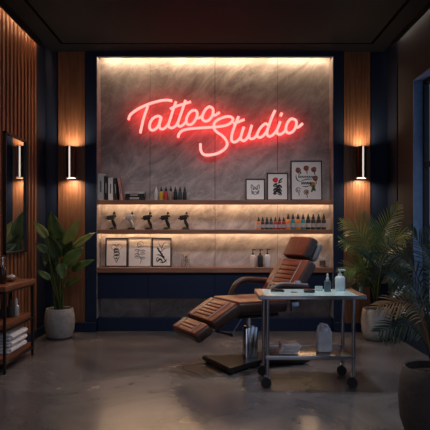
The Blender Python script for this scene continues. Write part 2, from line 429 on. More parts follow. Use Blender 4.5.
_b = NEON_F.node_tree.nodes['Principled BSDF']; _b.inputs['Emission Color'].default_value = (1, .54, .48, 1); _b.inputs['Emission Strength'].default_value = 1.0
NEON_R = glow('neon_back_light', (1.0, .002, .004), 6.0)
mf, mr, ms = MB(), MB(), MB()
for p in neon_paths():
    q = smoothpath([P(a, b, K) for a, b in p], 5)
    mf.tube(q, .0172, 8)
    mr.tube([v+Vector((0, .028, 0)) for v in q], .012, 6)
for (a, b) in ((142, 125), (172, 112), (211, 108), (203, 154), (236, 122.5), (270, 122), (296, 121)):
    q = P(a, b, K); MB().tube([q+Vector((0, .01, 0)), Vector((q.x, YB-.001, q.z))], .005, 6).build('standoff', CHROME, ns)
mf.build('neon_tube', NEON_F, ns, True); mr.build('back_light', NEON_R, ns, True)

# ------------------------------------------------------------------ wall sconces
BRONZE = mat('bronze_metal', (.06, .026, .016), .34, .8)
def sconce(px, label, side):
    x = X(px, D-.08); t = thing('wall_sconce', label, 'wall lamp', (x, D-.024, 1.92), 0, 'wall sconces'); t['_w'] = 1; bpy.context.view_layer.update()
    yc = D-.024-.105; z0, z1 = 1.915, 2.305; r = .058
    m = MB()
    for (ra, rb) in ((r, r-.004),):
        prof = [(rb, z0), (ra, z0), (ra, z1), (rb, z1), (rb, z0+.001)]
    # open tube shell with a mid baffle
    m.lathe([(r, z0+.02), (r, z1)], (x, yc, 0), 28) if False else None
    b = bmesh.new(); R = []
    for (rr, zz) in ((rb, z0), (ra, z0), (ra, z1), (rb, z1), (rb, z0)):
        R.append([b.verts.new((x+rr*math.cos(2*PI*k/28), yc+rr*math.sin(2*PI*k/28), zz)) for k in range(28)])
    for A, B in zip(R, R[1:]):
        for k in range(28): b.faces.new((A[k], A[(k+1) % 28], B[(k+1) % 28], B[k]))
    m._add(b)
    m.lathe([(rb, 2.09), (rb, 2.13)], (x, yc, 0), 28)
    m.build('housing', BRONZE, t, True)
    MB().box(x-.035, x+.035, D-.034, D-.0235, z0+.10, z1-.10, bev=.003).box(x-.012, x+.012, yc+.05, D-.03, 2.07, 2.15).build('wall_plate', BRONZE, t)
    # bright reflection down the housing front, added as a glowing strip
    dx = .012*side
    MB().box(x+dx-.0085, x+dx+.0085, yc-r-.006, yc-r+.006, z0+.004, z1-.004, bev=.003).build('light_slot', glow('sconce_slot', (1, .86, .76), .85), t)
    b2 = MB(); b2.tube([(x+(r-.001)*math.cos(a*PI/14), yc+(r-.001)*math.sin(a*PI/14), z0+.004) for a in range(28)], .008, 6, closed=True)
    b2.build('lower_rim', mat('pale_metal', (.75, .62, .5), .3, .6), t, True)
    for zz, rx in ((z1-.012, PI), (z0+.012, 0)):
        l = area('sconce_lamp', (x, yc, zz), (rx, 0, 0), .09, .09, 4.6, (1, .72, .46), 170, 'DISK')
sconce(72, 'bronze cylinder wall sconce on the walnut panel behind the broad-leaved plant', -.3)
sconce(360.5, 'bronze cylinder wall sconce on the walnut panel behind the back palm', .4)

# ------------------------------------------------------------------ mirror on the left wall
ya, yb = 5.545, 6.165; xm = -HW+.036
t = thing('wall_mirror', 'tall black-framed mirror hanging on the slatted wall', 'mirror', (xm, (ya+yb)/2, 1.05)); t['_w'] = 1; bpy.context.view_layer.update()
m = MB(); fw = .022
m.box(xm, xm+.03, ya, ya+fw, 1.035, 2.262).box(xm, xm+.03, yb-fw, yb, 1.035, 2.262).box(xm, xm+.03, ya, yb, 1.035, 1.035+fw).box(xm, xm+.03, ya, yb, 2.262-fw, 2.262)
m.build('frame', BLACK, t)
MB().box(xm, xm+.012, ya+.01, yb-.01, 1.055, 2.252).build('glass', mat('mirror_glass', (.86, .86, .86), .03, 1, var=0), t)

# ------------------------------------------------------------------ framed drawings
def ribbon(m, pts, w, y):          # flat stroke in the xz plane at depth y
    pts = [Vector((a, 0, b)) for a, b in pts]; L = []
    for i, p in enumerate(pts):
        d = (pts[min(i+1, len(pts)-1)]-pts[max(i-1, 0)]); d = d.normalized() if d.length else Vector((1, 0, 0))
        n = Vector((-d.z, 0, d.x))*w*.5*(.35+.65*math.sin(PI*min(1, max(0, i/(len(pts)-1)))))
        L.append(((p.x+n.x, y, p.z+n.z), (p.x-n.x, y, p.z-n.z)))
    m.grid(L)
def blob(m, cx, cz, rx, rz, y, rot=0, n=14, wob=0):
    pts = []
    for k in range(n):
        a = 2*PI*k/n; q = 1+wob*math.sin(3*a+cx*50)
        u, v = rx*math.cos(a)*q, rz*math.sin(a)*q
        pts.append((cx+u*math.cos(rot)-v*math.sin(rot), y, cz+u*math.sin(rot)+v*math.cos(rot)))
    V = [m.b.verts.new(p) for p in pts]; m.b.faces.new(V)
def bez(a, b, c, n=8): return [((1-t)**2*a[0]+2*t*(1-t)*b[0]+t*t*c[0], (1-t)**2*a[1]+2*t*(1-t)*b[1]+t*t*c[1]) for t in [k/n for k in range(n+1)]]
def circ(cx, cz, r, a0=0, a1=360, n=14, k=1): return [(cx+r*math.cos(math.radians(a0+(a1-a0)*i/n)), cz+r*k*math.sin(math.radians(a0+(a1-a0)*i/n))) for i in range(n+1)]
RED = mat('red_ink', (.75, .03, .04), .7); RUST = mat('rust_ink', (.42, .10, .05), .7); ORI = mat('orange_ink', (.75, .28, .04), .7); GRN = mat('green_ink', (.06, .16, .07), .7); GREYI = mat('grey_ink', (.16, .16, .17), .7)
def picture(px0, px1, py0, zb, d, label, draw, frame_mat=BLACK, name='picture_frame', fwid=.014, tan=False):
    x0, x1 = X(px0, d), X(px1, d); z1 = Z(py0, d); w, h = x1-x0, z1-zb; cxx = (x0+x1)/2
    t = thing(name, label, 'framed drawing', (cxx, d, zb))
    lean = math.radians(3); t.rotation_euler = (-lean, 0, 0)
    m = MB()
    for a in ((-w/2, -w/2+fwid, 0, h), (w/2-fwid, w/2, 0, h), (-w/2, w/2, 0, fwid), (-w/2, w/2, h-fwid, h)):
        m.box(a[0], a[1], -.008, .012, a[2], a[3])
    m.build('frame', frame_mat, t)
    MB().box(-w/2+fwid*.5, w/2-fwid*.5, 0, .010, fwid*.5, h-fwid*.5).build('paper', mat('art_paper', (.84, .80, .78), .8, var=.03), t)
    draw(t, w-2*fwid, h-2*fwid, fwid)
    return t
def layer(t, items, w, h, z0, m_, name='drawing'):
    m = MB(); y = -.0012 if m_ in (INK, GREYI) else -.0006
    for it in items:
        if it[0] == 'r': ribbon(m, [(a*w/2, z0+(b+1)*h/2) for a, b in it[1]], it[2]*w*.75, y)
        else: blob(m, it[1]*w/2, z0+(it[2]+1)*h/2, it[3]*w/2, it[4]*w/2, y-.0001, it[5] if len(it) > 5 else 0, wob=it[6] if len(it) > 6 else 0)
    m.build(name, m_, t)
def petals(t, items, w, h, z0, m_, name):
    for it in items: layer(t, [it], w, h, z0, m_, name)
def d_cat(t, w, h, z0):
    R = [('r', bez((-.42, .0), (-.55, .3), (-.42, .55)), .07), ('r', bez((-.42, .55), (-.3, .35), (-.12, .28)), .08), ('r', bez((.42, 0), (.55, .3), (.42, .55)), .07), ('r', bez((.42, .55), (.3, .35), (.12, .28)), .08),
         ('r', bez((-.42, 0), (-.4, -.4), (0, -.5)), .09), ('r', bez((.42, 0), (.4, -.4), (0, -.5)), .09), ('r', bez((-.12, .28), (0, .2), (.12, .28)), .06),
         ('b', -.2, .02, .13, .07, -.3), ('b', .2, .02, .13, .07, .3), ('b', 0, -.22, .08, .06)]
    for k in range(4): R += [('r', bez((-.1, -.25-.02*k), (-.3, -.15-.1*k), (-.5, -.1-.12*k)), .04), ('r', bez((.1, -.25-.02*k), (.3, -.15-.1*k), (.5, -.1-.12*k)), .04)]
    for k in range(4): R += [('r', bez((-.35+.1*k, .3-.04*k), (-.25+.1*k, .15), (-.3+.1*k, .05)), .05), ('r', bez((.35-.1*k, .3-.04*k), (.25-.1*k, .15), (.3-.1*k, .05)), .05)]
    layer(t, R, w, h, z0, GREYI)
def d_rose(t, w, h, z0):
    layer(t, [('b', -.22, .52, .30, .28, 0, .08)], w, h, z0, RED, 'red_rose')
    R = [('r', circ(-.22, .55, .15, 0, 300), .03), ('r', bez((.1, .3), (.3, .6), (.55, .65)), .12), ('r', bez((.0, .25), (.3, .3), (.5, .45)), .08), ('r', bez((-.1, .3), (-.1, -.1), (.15, -.55)), .07)]
    for s, z in ((-1, .1), (1, .0), (-1, -.25), (1, -.3), (-1, -.5), (1, -.55)):
        R += [('r', bez((0, z+.1), (s*.25, z+.15), (s*.45, z-.08)), .15), ('r', bez((0, z), (s*.2, z-.1), (s*.42, z-.12)), .07)]
    R += [('b', .05, .0, .2, .15, .5, .2), ('b', 0, -.3, .22, .16, -.4, .2), ('b', -.3, -.52, .16, .12, 0, .2)]
    layer(t, R, w, h, z0, INK)
def d_flash(t, w, h, z0):
    cs = [(-.55, .55), (0, .66), (.52, .58), (.62, .12)]
    petals(t, [('b', a, b, .17, .2, 0, .1) for a, b in cs] + [('b', .05, -.62, .1, .1)], w, h, z0, RUST, 'rust_flower')
    petals(t, [('b', .45, -.22, .2, .16, 0, .15), ('b', .02, -.58, .1, .08)], w, h, z0, ORI, 'orange_flower')
    petals(t, [('b', .5, -.42, .12, .2, .3, .2), ('b', .4, -.5, .07, .17, -.4), ('b', -.4, .42, .06, .1)], w, h, z0, GRN, 'green_leaf')
    R = []
    for a, b in cs + [(.45, -.22), (-.55, -.5), (0, -.62)]:
        R += [('r', circ(a, b, .17, 10, 330, k=.7), .035), ('r', circ(a, b, .08, 90, 400, k=.7), .035), ('r', bez((a, b-.12), (a+.1, b-.25), (a+.02, b-.3)), .04)]
    for k in range(9):     # lettering flourish
        a = -.55+.12*k; R += [('r', bez((a, .12), (a+.03, .34), (a+.08, .14)), .04)]
    for k in range(6):
        a = -.35+.12*k; R += [('r', bez((a, -.22), (a+.05, .02), (a+.09, -.2)), .05)]
    R += [('r', bez((-.7, .3), (-.75, .0), (-.4, -.05), 10), .05), ('r', bez((-.4, -.05), (0, .12), (.4, .06), 10), .04), ('r', bez((-.3, -.3), (0, -.36), (.25, -.26), 10), .04)]
    layer(t, R, w, h, z0, INK)
def d_lotus(t, w, h, z0):
    R = [('r', circ(0, .15, .25, 30, 330, k=.6), .07), ('r', circ(0, -.1, .28, 200, 520, k=.6), .06), ('r', bez((-.35, -.3), (-.1, -.5), (0, -.8)), .05), ('r', bez((.35, -.3), (.1, -.5), (0, -.8)), .05), ('r', bez((-.3, .1), (0, .3), (.3, .1)), .08), ('r', bez((-.3, -.1), (0, .1), (.3, -.05)), .08), ('r', bez((-.28, -.3), (0, -.1), (.28, -.25)), .08), ('b', 0, -.45, .1, .08)]
    layer(t, R, w, h, z0, INK)
    R = [('r', bez((.0, .4), (s*.3, .75), (s*.5, .45)), .03) for s in (-1, -.5, .5, 1)] + [('r', bez((s*.3, .2), (s*.6, .3), (s*.55, .5)), .03) for s in (-1, 1)]
    layer(t, R, w, h, z0, GREYI, 'fine_lines')
def d_peony(t, w, h, z0):
    R = [('r', circ(.05, .5, .3, 0, 340, k=.8), .03), ('r', circ(0, .5, .18, 60, 380, k=.8), .03), ('r', circ(.05, .5, .08, 60, 380, k=.8), .03), ('r', bez((0, .2), (-.3, .0), (-.1, -.3)), .05), ('r', bez((-.1, -.3), (.3, -.4), (0, -.85)), .05)]
    for s, z in ((-1, .1), (1, .05), (-1, -.2), (1, -.15), (-1, -.4), (1, -.45)): R += [('r', bez((0, z), (s*.3, z+.15), (s*.5, z)), .05), ('r', bez((0, z), (s*.2, z-.1), (s*.5, z)), .03)]
    layer(t, R, w, h, z0, GREYI)
def d_fern(t, w, h, z0):
    R = [('r', bez((-.1, -.1), (.1, .3), (.5, .3)), .05), ('r', bez((-.1, .0), (.1, .8), (.55, .7)), .05), ('r', bez((-.4, .8), (-.2, .3), (.2, .35)), .04)]
    for k in range(4): R += [('r', bez((-.6+.2*k, .35-.2*k), (-.35+.2*k, .3-.2*k), (-.3+.2*k, 0-.15*k)), .13)]
    R += [('r', bez((-.6, -.2), (0, -.1), (.55, -.75)), .1), ('r', bez((-.55, -.75), (-.1, -.3), (.1, -.75)), .14), ('r', bez((-.2, -.75), (.3, -.85), (.6, -.5)), .1), ('r', circ(-.45, -.55, .15, 0, 300), .06)]
    layer(t, R, w, h, z0, INK)
picture(245.6, 265, 178.7, ZS1+.001, 7.165, 'small framed drawing of a horned cat-like face, smallest picture on the upper shelf', d_cat)
picture(267, 288.2, 172.7, ZS1+.001, 7.165, 'framed drawing of a red rose with black leaves on the upper shelf', d_rose)
picture(290.8, 322.3, 160.4, ZS1+.001, 7.165, 'largest framed print, a flash sheet of rust and orange flowers, on the upper shelf', d_flash)
picture(105.3, 127.5, 237.8, ZC+.001, 7.16, 'black-framed drawing of a dark lotus motif, leftmost picture on the countertop', d_lotus)
picture(128.2, 151.4, 237, ZC+.001, 7.16, 'pale-topped framed drawing of a fine-line peony, middle picture on the countertop', d_peony, mat('pewter', (.25, .22, .19), .4, .5), fwid=.010)
picture(151.9, 171.4, 237.8, ZC+.001, 7.16, 'black-framed drawing of bold fern sprays, rightmost picture on the countertop', d_fern)

# ------------------------------------------------------------------ books
def book(x0, x1, z0, h, cover, label, lean=0, y0=7.06, dep=.13):
    w = x1-x0; t = thing('book', label, 'book', (x0, y0, z0), 0, 'books standing on the upper shelf')
    m = MB(); m.box(0, w, 0, .004, 0, h, bev=.0015, seg=1).box(0, .003, 0, dep, 0, h).box(w-.003, w, 0, dep, 0, h); m.build('cover', cover, t)
    MB().box(.003, w-.003, .004, dep-.004, .004, h-.004).build('pages', LABEL_W, t)
    MB().box(w*.36, w*.64, -.0008, 0, h*.3, h*.72).build('spine_text', mat('spine_grey', (.16, .15, .15), .7) if cover.name != 'cover_black' else mat('spine_pale', (.4, .38, .36), .7), t)
    t.rotation_euler = (0, lean, 0)
C_GREY = mat('cover_grey', (.60, .58, .57), .6); C_BLK = mat('cover_black', (.018, .018, .02), .5); C_WHT = mat('cover_white', (.78, .75, .73), .6); C_PNK = mat('cover_pink', (.60, .30, .25), .6)
zb = ZS1+.001; d_ = 7.06
book(X(97.4, d_), X(103.9, d_), zb, .335, C_GREY, 'tall thick grey book standing at the left end of the upper shelf')
book(X(104.3, d_), X(107.7, d_), zb, .30, C_BLK, 'slim black book standing beside the tall thick grey one')
book(X(108.1, d_), X(113, d_), zb, .283, C_WHT, 'off-white book standing third from the left end of the upper shelf')
book(X(114.2, d_), X(117.4, d_), zb, .277, C_BLK, 'black book leaning left against the off-white one', -.045)
book(X(120.6, d_), X(123.2, d_), zb, .283, C_PNK, 'white and pink book leaning at the right end of the standing row', -.15)
x0, x1 = X(125, d_), X(144.6, d_)
for i, (a, b, z0, z1, c, lb) in enumerate([(x0, x1+.01, zb, zb+.044, C_BLK, 'thick black book lying at the bottom of the flat stack'), (x0+.005, x1-.005, zb+.045, zb+.080, C_BLK, 'black book lying in the middle of the flat stack'), (x0-.002, x1, zb+.081, zb+.108, C_GREY, 'slim grey book lying on top of the flat stack')]):
    t = thing('book', lb, 'book', ((a+b)/2, 7.13, z0), 0, 'books lying in a stack on the upper shelf'); t['_w'] = 1; bpy.context.view_layer.update()
    m = MB().box(a, b, 7.06, 7.20, z0, z0+.003).box(a, b, 7.06, 7.20, z1-.003, z1).box(a, b, 7.06, 7.064, z0, z1); m.build('cover', c, t)
    MB().box(a+.002, b-.003, 7.064, 7.196, z0+.003, z1-.003).build('pages', LABEL_W, t)
    MB().box(a+.06, b-.08, 7.0592, 7.06, z0+.010, z1-.008).build('spine_text', mat('spine_pale', (.4, .38, .36), .7), t)

# ------------------------------------------------------------------ bottles
def bottle(px, d, z, h, r, body, cap, label, cat='bottle', group=None, name='ink_bottle', wrap=None, tip=True):
    t = thing(name, label, cat, (X(px, d), d, z), 0, group)
    hb = h*.64
    MB().lathe([(r*.9, 0), (r, .006), (r, hb*.88), (r*.8, hb*.97), (r*.5, hb)], seg=16).build('body', body, t, True)
    MB().lathe([(r*.68, hb), (r*.66, hb+h*.12), (r*.5, hb+h*.17), (r*.26, h*.95), (r*.14, h)] if tip else [(r*.5, hb), (r*.5, h*.86), (r*.3, h)], seg=12).build('cap', cap, t, True)
    if wrap: MB().lathe([(r*1.02, hb*.22), (r*1.02, hb*.62)], seg=16).build('label_wrap', wrap, t, True)
    return t
B = {k: mat('ink_'+k, c, .3) for k, c in dict(white=(.65, .64, .66), yellow=(.62, .38, .03), red=(.48, .05, .04), taupe=(.30, .22, .20), black=(.012, .012, .014), blue=(.03, .06, .09), orange=(.75, .20, .03), teal=(.03, .22, .24), plum=(.05, .03, .07), crimson=(.33, .03, .03), smoke=(.03, .03, .034), pinkw=(.62, .50, .46)).items()}
CAPB = mat('cap_black', (.012, .012, .013), .35); CAPW = mat('cap_white', (.7, .7, .72), .4)
g = 'ink bottles on the upper shelf'
for px, c, cp, lb in [(156.3, 'white', CAPW, 'white bottle with white nozzle at the left of the upper shelf bottle row'), (161.2, 'yellow', CAPB, 'yellow ink bottle with black cap on the upper shelf'),
                      (166, 'red', CAPB, 'red ink bottle beside the yellow one on the upper shelf'), (170.8, 'taupe', CAPB, 'taupe ink bottle right of the red one on the upper shelf'),
                      (175.4, 'black', CAPB, 'black ink bottle right of the taupe one on the upper shelf'), (180.1, 'blue', CAPB, 'dark blue ink bottle, second from the right on the upper shelf'),
                      (184.8, 'smoke', CAPB, 'smoky black ink bottle at the right end of the upper shelf bottle row')]:
    bottle(px, 7.11, zb, .175, .0248, B[c], cp, lb, group=g)
g = 'ink bottles on the lower shelf'; zb2 = ZS2+.001
L2 = [(258.7, 'orange', 'orange-red ink bottle at the left end of the lower shelf ink row'), (262.8, 'plum', 'dark plum ink bottle, second from the left of the lower shelf ink row'), (267, 'smoke', 'smoky ink bottle, third from the left of the lower shelf ink row'),
      (271.1, 'blue', 'small dark blue ink bottle, fourth from the left of the lower shelf ink row'), (275.4, 'red', 'small bright red ink bottle, fifth from the left of the lower shelf ink row'), (279.5, 'crimson', 'small crimson ink bottle, sixth from the left of the lower shelf ink row'), (283.7, 'crimson', 'small crimson ink bottle, seventh from the left, last of the small ones')]
for px, c, lb in L2: bottle(px, 7.12, zb2, .160, .0245, B[c], CAPB, lb, group=g, wrap=mat('label_grey', (.42, .40, .40), .6))
L3 = [(288.2, 'orange', 'larger orange ink bottle, first of the big ones on the lower shelf'), (293, 'teal', 'larger teal ink bottle between the two orange ones'), (298, 'orange', 'larger orange ink bottle between the two teal ones'), (303.1, 'teal', 'larger teal ink bottle beside the black ones'),
      (308.2, 'black', 'larger black ink bottle next to the right teal one'), (313.3, 'smoke', 'larger smoky black ink bottle, third from the right end of the lower shelf'), (318.6, 'black', 'larger black ink bottle, second from the right end of the lower shelf'), (323.8, 'smoke', 'larger black ink bottle at the right end of the lower shelf')]
for px, c, lb in L3: bottle(px, 7.11, zb2, .200, .0295, B[c], CAPB, lb, group=g, wrap=mat('label_grey', (.42, .40, .40), .6))
zc = ZC+.001
def pump_bottle(px, d, z, h, r, body, cap, label, group=None, s=1):
    t = thing('pump_bottle', label, 'bottle', (X(px, d), d, z), 0, group)
    hb = h*.70
    MB().lathe([(r*.92, 0), (r, .006), (r, hb*.84), (r*.8, hb*.94), (r*.38, hb)], seg=20).build('body', body, t, True)
    p = MB().lathe([(r*.42, hb), (r*.42, hb+h*.09), (r*.16, hb+h*.10), (r*.16, h*.93), (r*.34, h*.94), (r*.34, h)], seg=14)
    p.tube([(0, 0, h*.97), (r*.7*s, 0, h*.975), (r*1.05*s, 0, h*.945)], r*.14, 8); p.build('pump', cap, t, True)
    return t
g = 'bottles on the countertop'
pump_bottle(252.9, 7.11, zc, .225, .036, B['pinkw'], CAPB, 'pale pink-white bottle with dark pump on the countertop', g)
pump_bottle(260.2, 7.11, zc, .225, .036, B['black'], CAPB, 'black pump bottle between two pale ones on the countertop', g)
pump_bottle(267.4, 7.11, zc, .230, .036, B['white'], CAPB, 'white bottle with dark pump on the countertop beside the chair back', g)
t = thing('steel_jar', 'small steel jar of tools on the countertop behind the headrest', 'jar', (X(322.5, 7.1), 7.1, zc))
MB().lathe([(.036, 0), (.04, .006), (.04, .085), (.036, .085), (.034, .01)], seg=18).build('jar', STEEL, t, True)
m = MB()
for a, b, hh in ((-.012, .0, .13), (.010, .01, .12), (.018, -.012, .105)): m.tube([(a*.6, b, .012), (a*1.6, b*1.4, hh)], .006, 6)
m.build('tools', mat('dull_white', (.55, .55, .55), .5), t, True)
# glass of brushes
t = thing('brush_glass', 'clear glass cup of brushes on the countertop right of the pictures', 'cup', (X(185.5, 7.1), 7.1, zc))
b = MB().lathe([(.045, 0), (.048, .004), (.052, .10), (.048, .10), (.044, .008), (.001, .008)], seg=20); b.build('glass', mat('clear_glass', (.95, .95, .95), .02, trans=1, var=0), t, True)
for a, c, hh, mt in ((-.030, .01, .185, 'tan'), (-.018, -.01, .16, 'tan'), (.018, .012, .15, 'dark'), (.035, -.004, .20, 'tan'), (.004, .0, .14, 'dark')):
    M_ = mat('brush_'+mt, (.52, .34, .20) if mt == 'tan' else (.03, .025, .02), .5)
    q = MB(); top = Vector((a*1.35, c*1.3, hh)); bot = Vector((-a*.5, -c, .014)); q.tube([bot, bot.lerp(top, .8), bot.lerp(top, .86), top], [.003, .004, .009, .004], 8)
    q.build('brush', M_, t, True)

# ------------------------------------------------------------------ tattoo machines
def machine(label, px, body, grip, group):
    t = thing('tattoo_machine', label, 'tattoo machine', (X(px, 7.11), 7.11, zb2), 0, group)
    MB().lathe([(.052, 0), (.052, .010), (.046, .016), (.012, .018)], (-.01, 0, 0), 20).box(-.045, .03, -.018, .018, .014, .026, bev=.004).build('stand', CAPB, t, True)
    MB().tube([(.018, 0, .022), (.008, 0, .06), (-.006, 0, .085), (-.022, 0, .135)], [.013, .021, .021, .017], 14).build('grip', grip, t, True)
    M = Matrix.Translation((-.036, 0, .152)) @ Matrix.Rotation(math.radians(-10), 4, 'Y')
    m = MB().box(-.050, .044, -.028, .028, -.030, .030, bev=.009, M=M); m.tube([M@Vector((-.072, 0, -.002)), M@Vector((-.045, 0, -.002))], .010, 10); m.tube([M@Vector((.04, 0, .008)), M@Vector((.066, 0, .010))], .014, 12)
    m.build('motor', body, t, True)
    MB().tube([(-.004, 0, .16), (.002, 0, .225)], .009, 8).tube([(-.014, 0, .20), (.020, 0, .207)], .008, 8).tube([(-.004, 0, .15), (-.02, 0, .13)], .012, 10).build('needle_bar', CAPB, t, True)
    return t
G_ = 'tattoo machines on the lower shelf'; SILV = mat('silver_body', (.62, .60, .58), .35, .7)
machine('dark tattoo machine with grey highlights at the left end of the lower shelf', 114, mat('gunmetal', (.06, .065, .06), .35, .5), CAPB, G_)
machine('silver tattoo machine, the only pale one on the lower shelf', 132, SILV, SILV, G_)
m3 = machine('black tattoo machine right of the silver one', 150, CAPB, CAPB, G_)
for px, lb in ((167.8, 'black tattoo machine, second from the right in the row of five'), (186.4, 'black tattoo machine at the right end of the row of five')):
    dup(m3, (X(px, 7.11), 7.11, zb2), lb)

# ------------------------------------------------------------------ console shelf unit at left
cy0, cy1, cxf, cxb = 4.96, 5.735, -1.875, -2.115
t = thing('console_shelf', 'walnut and black metal three-tier console shelf against the slatted wall', 'shelf unit', ((cxf+cxb)/2, (cy0+cy1)/2, 0)); t['_w'] = 1; bpy.context.view_layer.update()
q = .022
for (x, y) in ((cxf-q, cy0), (cxf-q, cy1-q), (cxb, cy0), (cxb, cy1-q)):
    MB().box(x, x+q, y, y+q, 0, .735).build('leg', BLACK, t)
m = MB()
for zz in (.715, .375, .075):
    m.box(cxf-q, cxf, cy0+q, cy1-q, zz, zz+.02).box(cxb, cxb+q, cy0+q, cy1-q, zz, zz+.02)
    for yy in (cy0, cy1-q): m.box(cxb+q, cxf-q, yy, yy+q, zz, zz+.02)
m.build('frame', BLACK, t)
for zz, (a, b) in ((.7355, (-.012, .045)), (.3955, (-.022, .040)), (.0955, (-.022, .040))):
    e = .012 if zz > .7 else -.0245
    MB().box(cxb-(.0 if zz > .7 else -q-.001), cxf+(.012 if zz > .7 else -q-.001), cy0-(.02 if zz > .7 else -.0), cy1+(.02 if zz > .7 else 0), zz, zz+b, bev=.003).build('shelf_board', TABLEW, t)
TOPZ = .7355+.0455
# things on the console
pump_bottle(2.5, 5.2, TOPZ+.0, .25, .035, mat('amber_dark', (.03, .016, .012), .15), mat('chrome', (.6, .6, .6), .16, 1), 'dark bottle with chrome pump on top of the console shelf')
t = thing('metal_bowl', 'small shiny metal bowl on top of the console shelf', 'bowl', (-2.0, 5.43, TOPZ))
MB().lathe([(.02, 0), (.05, .012), (.07, .045), (.066, .045), (.046, .016), (.001, .010)], seg=22).build('bowl', CHROME, t, True)
m = MB(); m.lathe([(.02, .03), (.034, .045), (.028, .062), (.001, .068)], (0.01, 0, 0), 12).build('contents', mat('dull_white', (.55, .55, .55), .5), t, True)
t = thing('cylinder_jar', 'tall chrome-collared dark jar near the front of the console top', 'jar', (-1.99, 5.05, TOPZ))
MB().lathe([(.03, 0), (.033, .004), (.033, .09), (.026, .10)], seg=18).build('jar', mat('amber_dark', (.03, .016, .012), .15), t, True); MB().lathe([(.027, .10), (.027, .135), (.02, .14)], seg=16).build('lid', CHROME, t, True)
MZ = .3955+.0405
bottle(10.3, 5.42, MZ, .17, .032, B['black'], CAPB, 'black bottle on the middle tier of the console shelf', name='lotion_bottle', tip=False)
bottle(16.2, 5.47, MZ, .18, .028, mat('can_grey', (.42, .42, .45), .35, .4), CAPW, 'grey bottle with pale cap on the middle tier of the console shelf', name='lotion_bottle', tip=False)
bottle(3.0, 5.36, MZ, .15, .028, B['smoke'], CAPB, 'smoky dark bottle nearest the front leg on the middle tier', name='lotion_bottle', tip=False)
BZ = .0955+.0405
TOW = mat('towel_cotton', (.68, .70, .76), .95, var=.08, scale=60, bump=.5, bscale=300)
tl = ['white folded towel at the bottom of the stack', 'white folded towel second from the bottom of the stack', 'white folded towel on top of the stack']
def folded(name, label, cat, cx, cy, z, w, l, h, mt, group=None, rz=0):
    t = thing(name, label, cat, (cx, cy, z), rz, group)
    m = MB(); hh = h/2
    for k in range(2):
        pts = []
        m.box(-w/2+.004*k, w/2-.004*k, -l/2, l/2, k*hh+.001, (k+1)*hh-.001, bev=min(hh*.42, .02), seg=3)
    m.tube([(w/2-.006, -l/2+.01, hh), (w/2-.006, l/2-.01, hh)], hh*.75, 10)
    m.build('cloth', mt, t, True)
    return t
for k in range(3):
    folded('folded_towel', tl[k], 'towel', -2.0+.004*k, 5.36, BZ+.062*k+.0005, .19, .44, .060, TOW, 'towels on the bottom tier')

# ------------------------------------------------------------------ plants
def pot(t, r, h, mt, rim=.8):
    MB().lathe([(r*.60, 0), (r*.80, h*.06), (r*.95, h*.28), (r, h*.55), (r*.96, h*.80), (r*.87, h*.985), (r*.84, h), (r*.80, h*.985), (r*.82, h*.86), (r*.4, h*.85)], seg=40).build('pot', mt, t, True)
    MB().lathe([(r*.80, h*.84), (r*.80, h*.885), (r*.3, h*.90)], seg=24).build('soil', SOIL, t, True)
POTG = mat('grey_plaster_pot', (.25, .25, .26), .8, var=.12, scale=14, bump=.5, bscale=40)
POTW = mat('pale_grey_pot', (.31, .30, .30), .8, var=.1, scale=14, bump=.4, bscale=40)
POTD = mat('dark_clay_pot', (.065, .052, .048), .7, var=.15, scale=14, bump=.4, bscale=40)
def leafmat(name, a, b, rough=.42):
    m, n, l, bs = nodes_of(name)
    tc = n.new('ShaderNodeTexCoord'); nz = n.new('ShaderNodeTexNoise'); nz.inputs['Scale'].default_value = 9
    l.new(tc.outputs['Object'], nz.inputs['Vector']); r = n.new('ShaderNodeValToRGB')
    r.color_ramp.elements[0].position = .35; r.color_ramp.elements[1].position = .65
    r.color_ramp.elements[0].color = (*a, 1); r.color_ramp.elements[1].color = (*b, 1)
    l.new(nz.outputs['Fac'], r.inputs[0]); l.new(r.outputs[0], bs.inputs['Base Color']); bs.inputs['Roughness'].default_value = rough
    bs.inputs['Transmission Weight'].default_value = 0
    return m
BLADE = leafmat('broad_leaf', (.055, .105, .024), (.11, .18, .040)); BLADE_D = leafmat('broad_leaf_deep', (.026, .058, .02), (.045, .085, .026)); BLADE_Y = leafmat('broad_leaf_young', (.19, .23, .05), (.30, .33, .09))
STEM = leafmat('green_stem', (.045, .075, .025), (.075, .11, .035))
def blade(m, base, tip, width, face, curl=.12, fold=.22, n=12):
    base, tip = Vector(base), Vector(tip); ax = (tip-base); L = ax.length; ax.normalize()
    side = ax.cross(face).normalized(); nrm = side.cross(ax).normalized()
    rows = []
    for i in range(n+1):
        s = i/n; w = width*.5*(math.sin(PI*min(1, s*.93+.07)**.75)**.8)*(1 if s < 1 else .05)
        if i == n: w = .002
        c = base+ax*L*s + nrm*(-curl*L*s*s) + Vector((0, 0, -1))*curl*.5*L*s*s
        wav = .006*math.sin(s*19)
        if c.x < -.23: c = Vector((-.23, c.y, c.z))
        rows.append([c-side*w+nrm*(w*fold+wav), c-side*w*.5+nrm*w*fold*.35, c-nrm*.0, c+side*w*.5+nrm*w*fold*.35, c+side*w+nrm*(w*fold-wav)])
    m.grid(rows)
    return rows
pl = thing('potted_broadleaf_plant', 'tall broad-leaved plant in a grey pot beside the left walnut panel', 'potted plant', (-1.86, 6.62, 0)); pl['_w'] = 1; bpy.context.view_layer.update()
pl.pop('_w'); pot(pl, .178, .355, POTG)
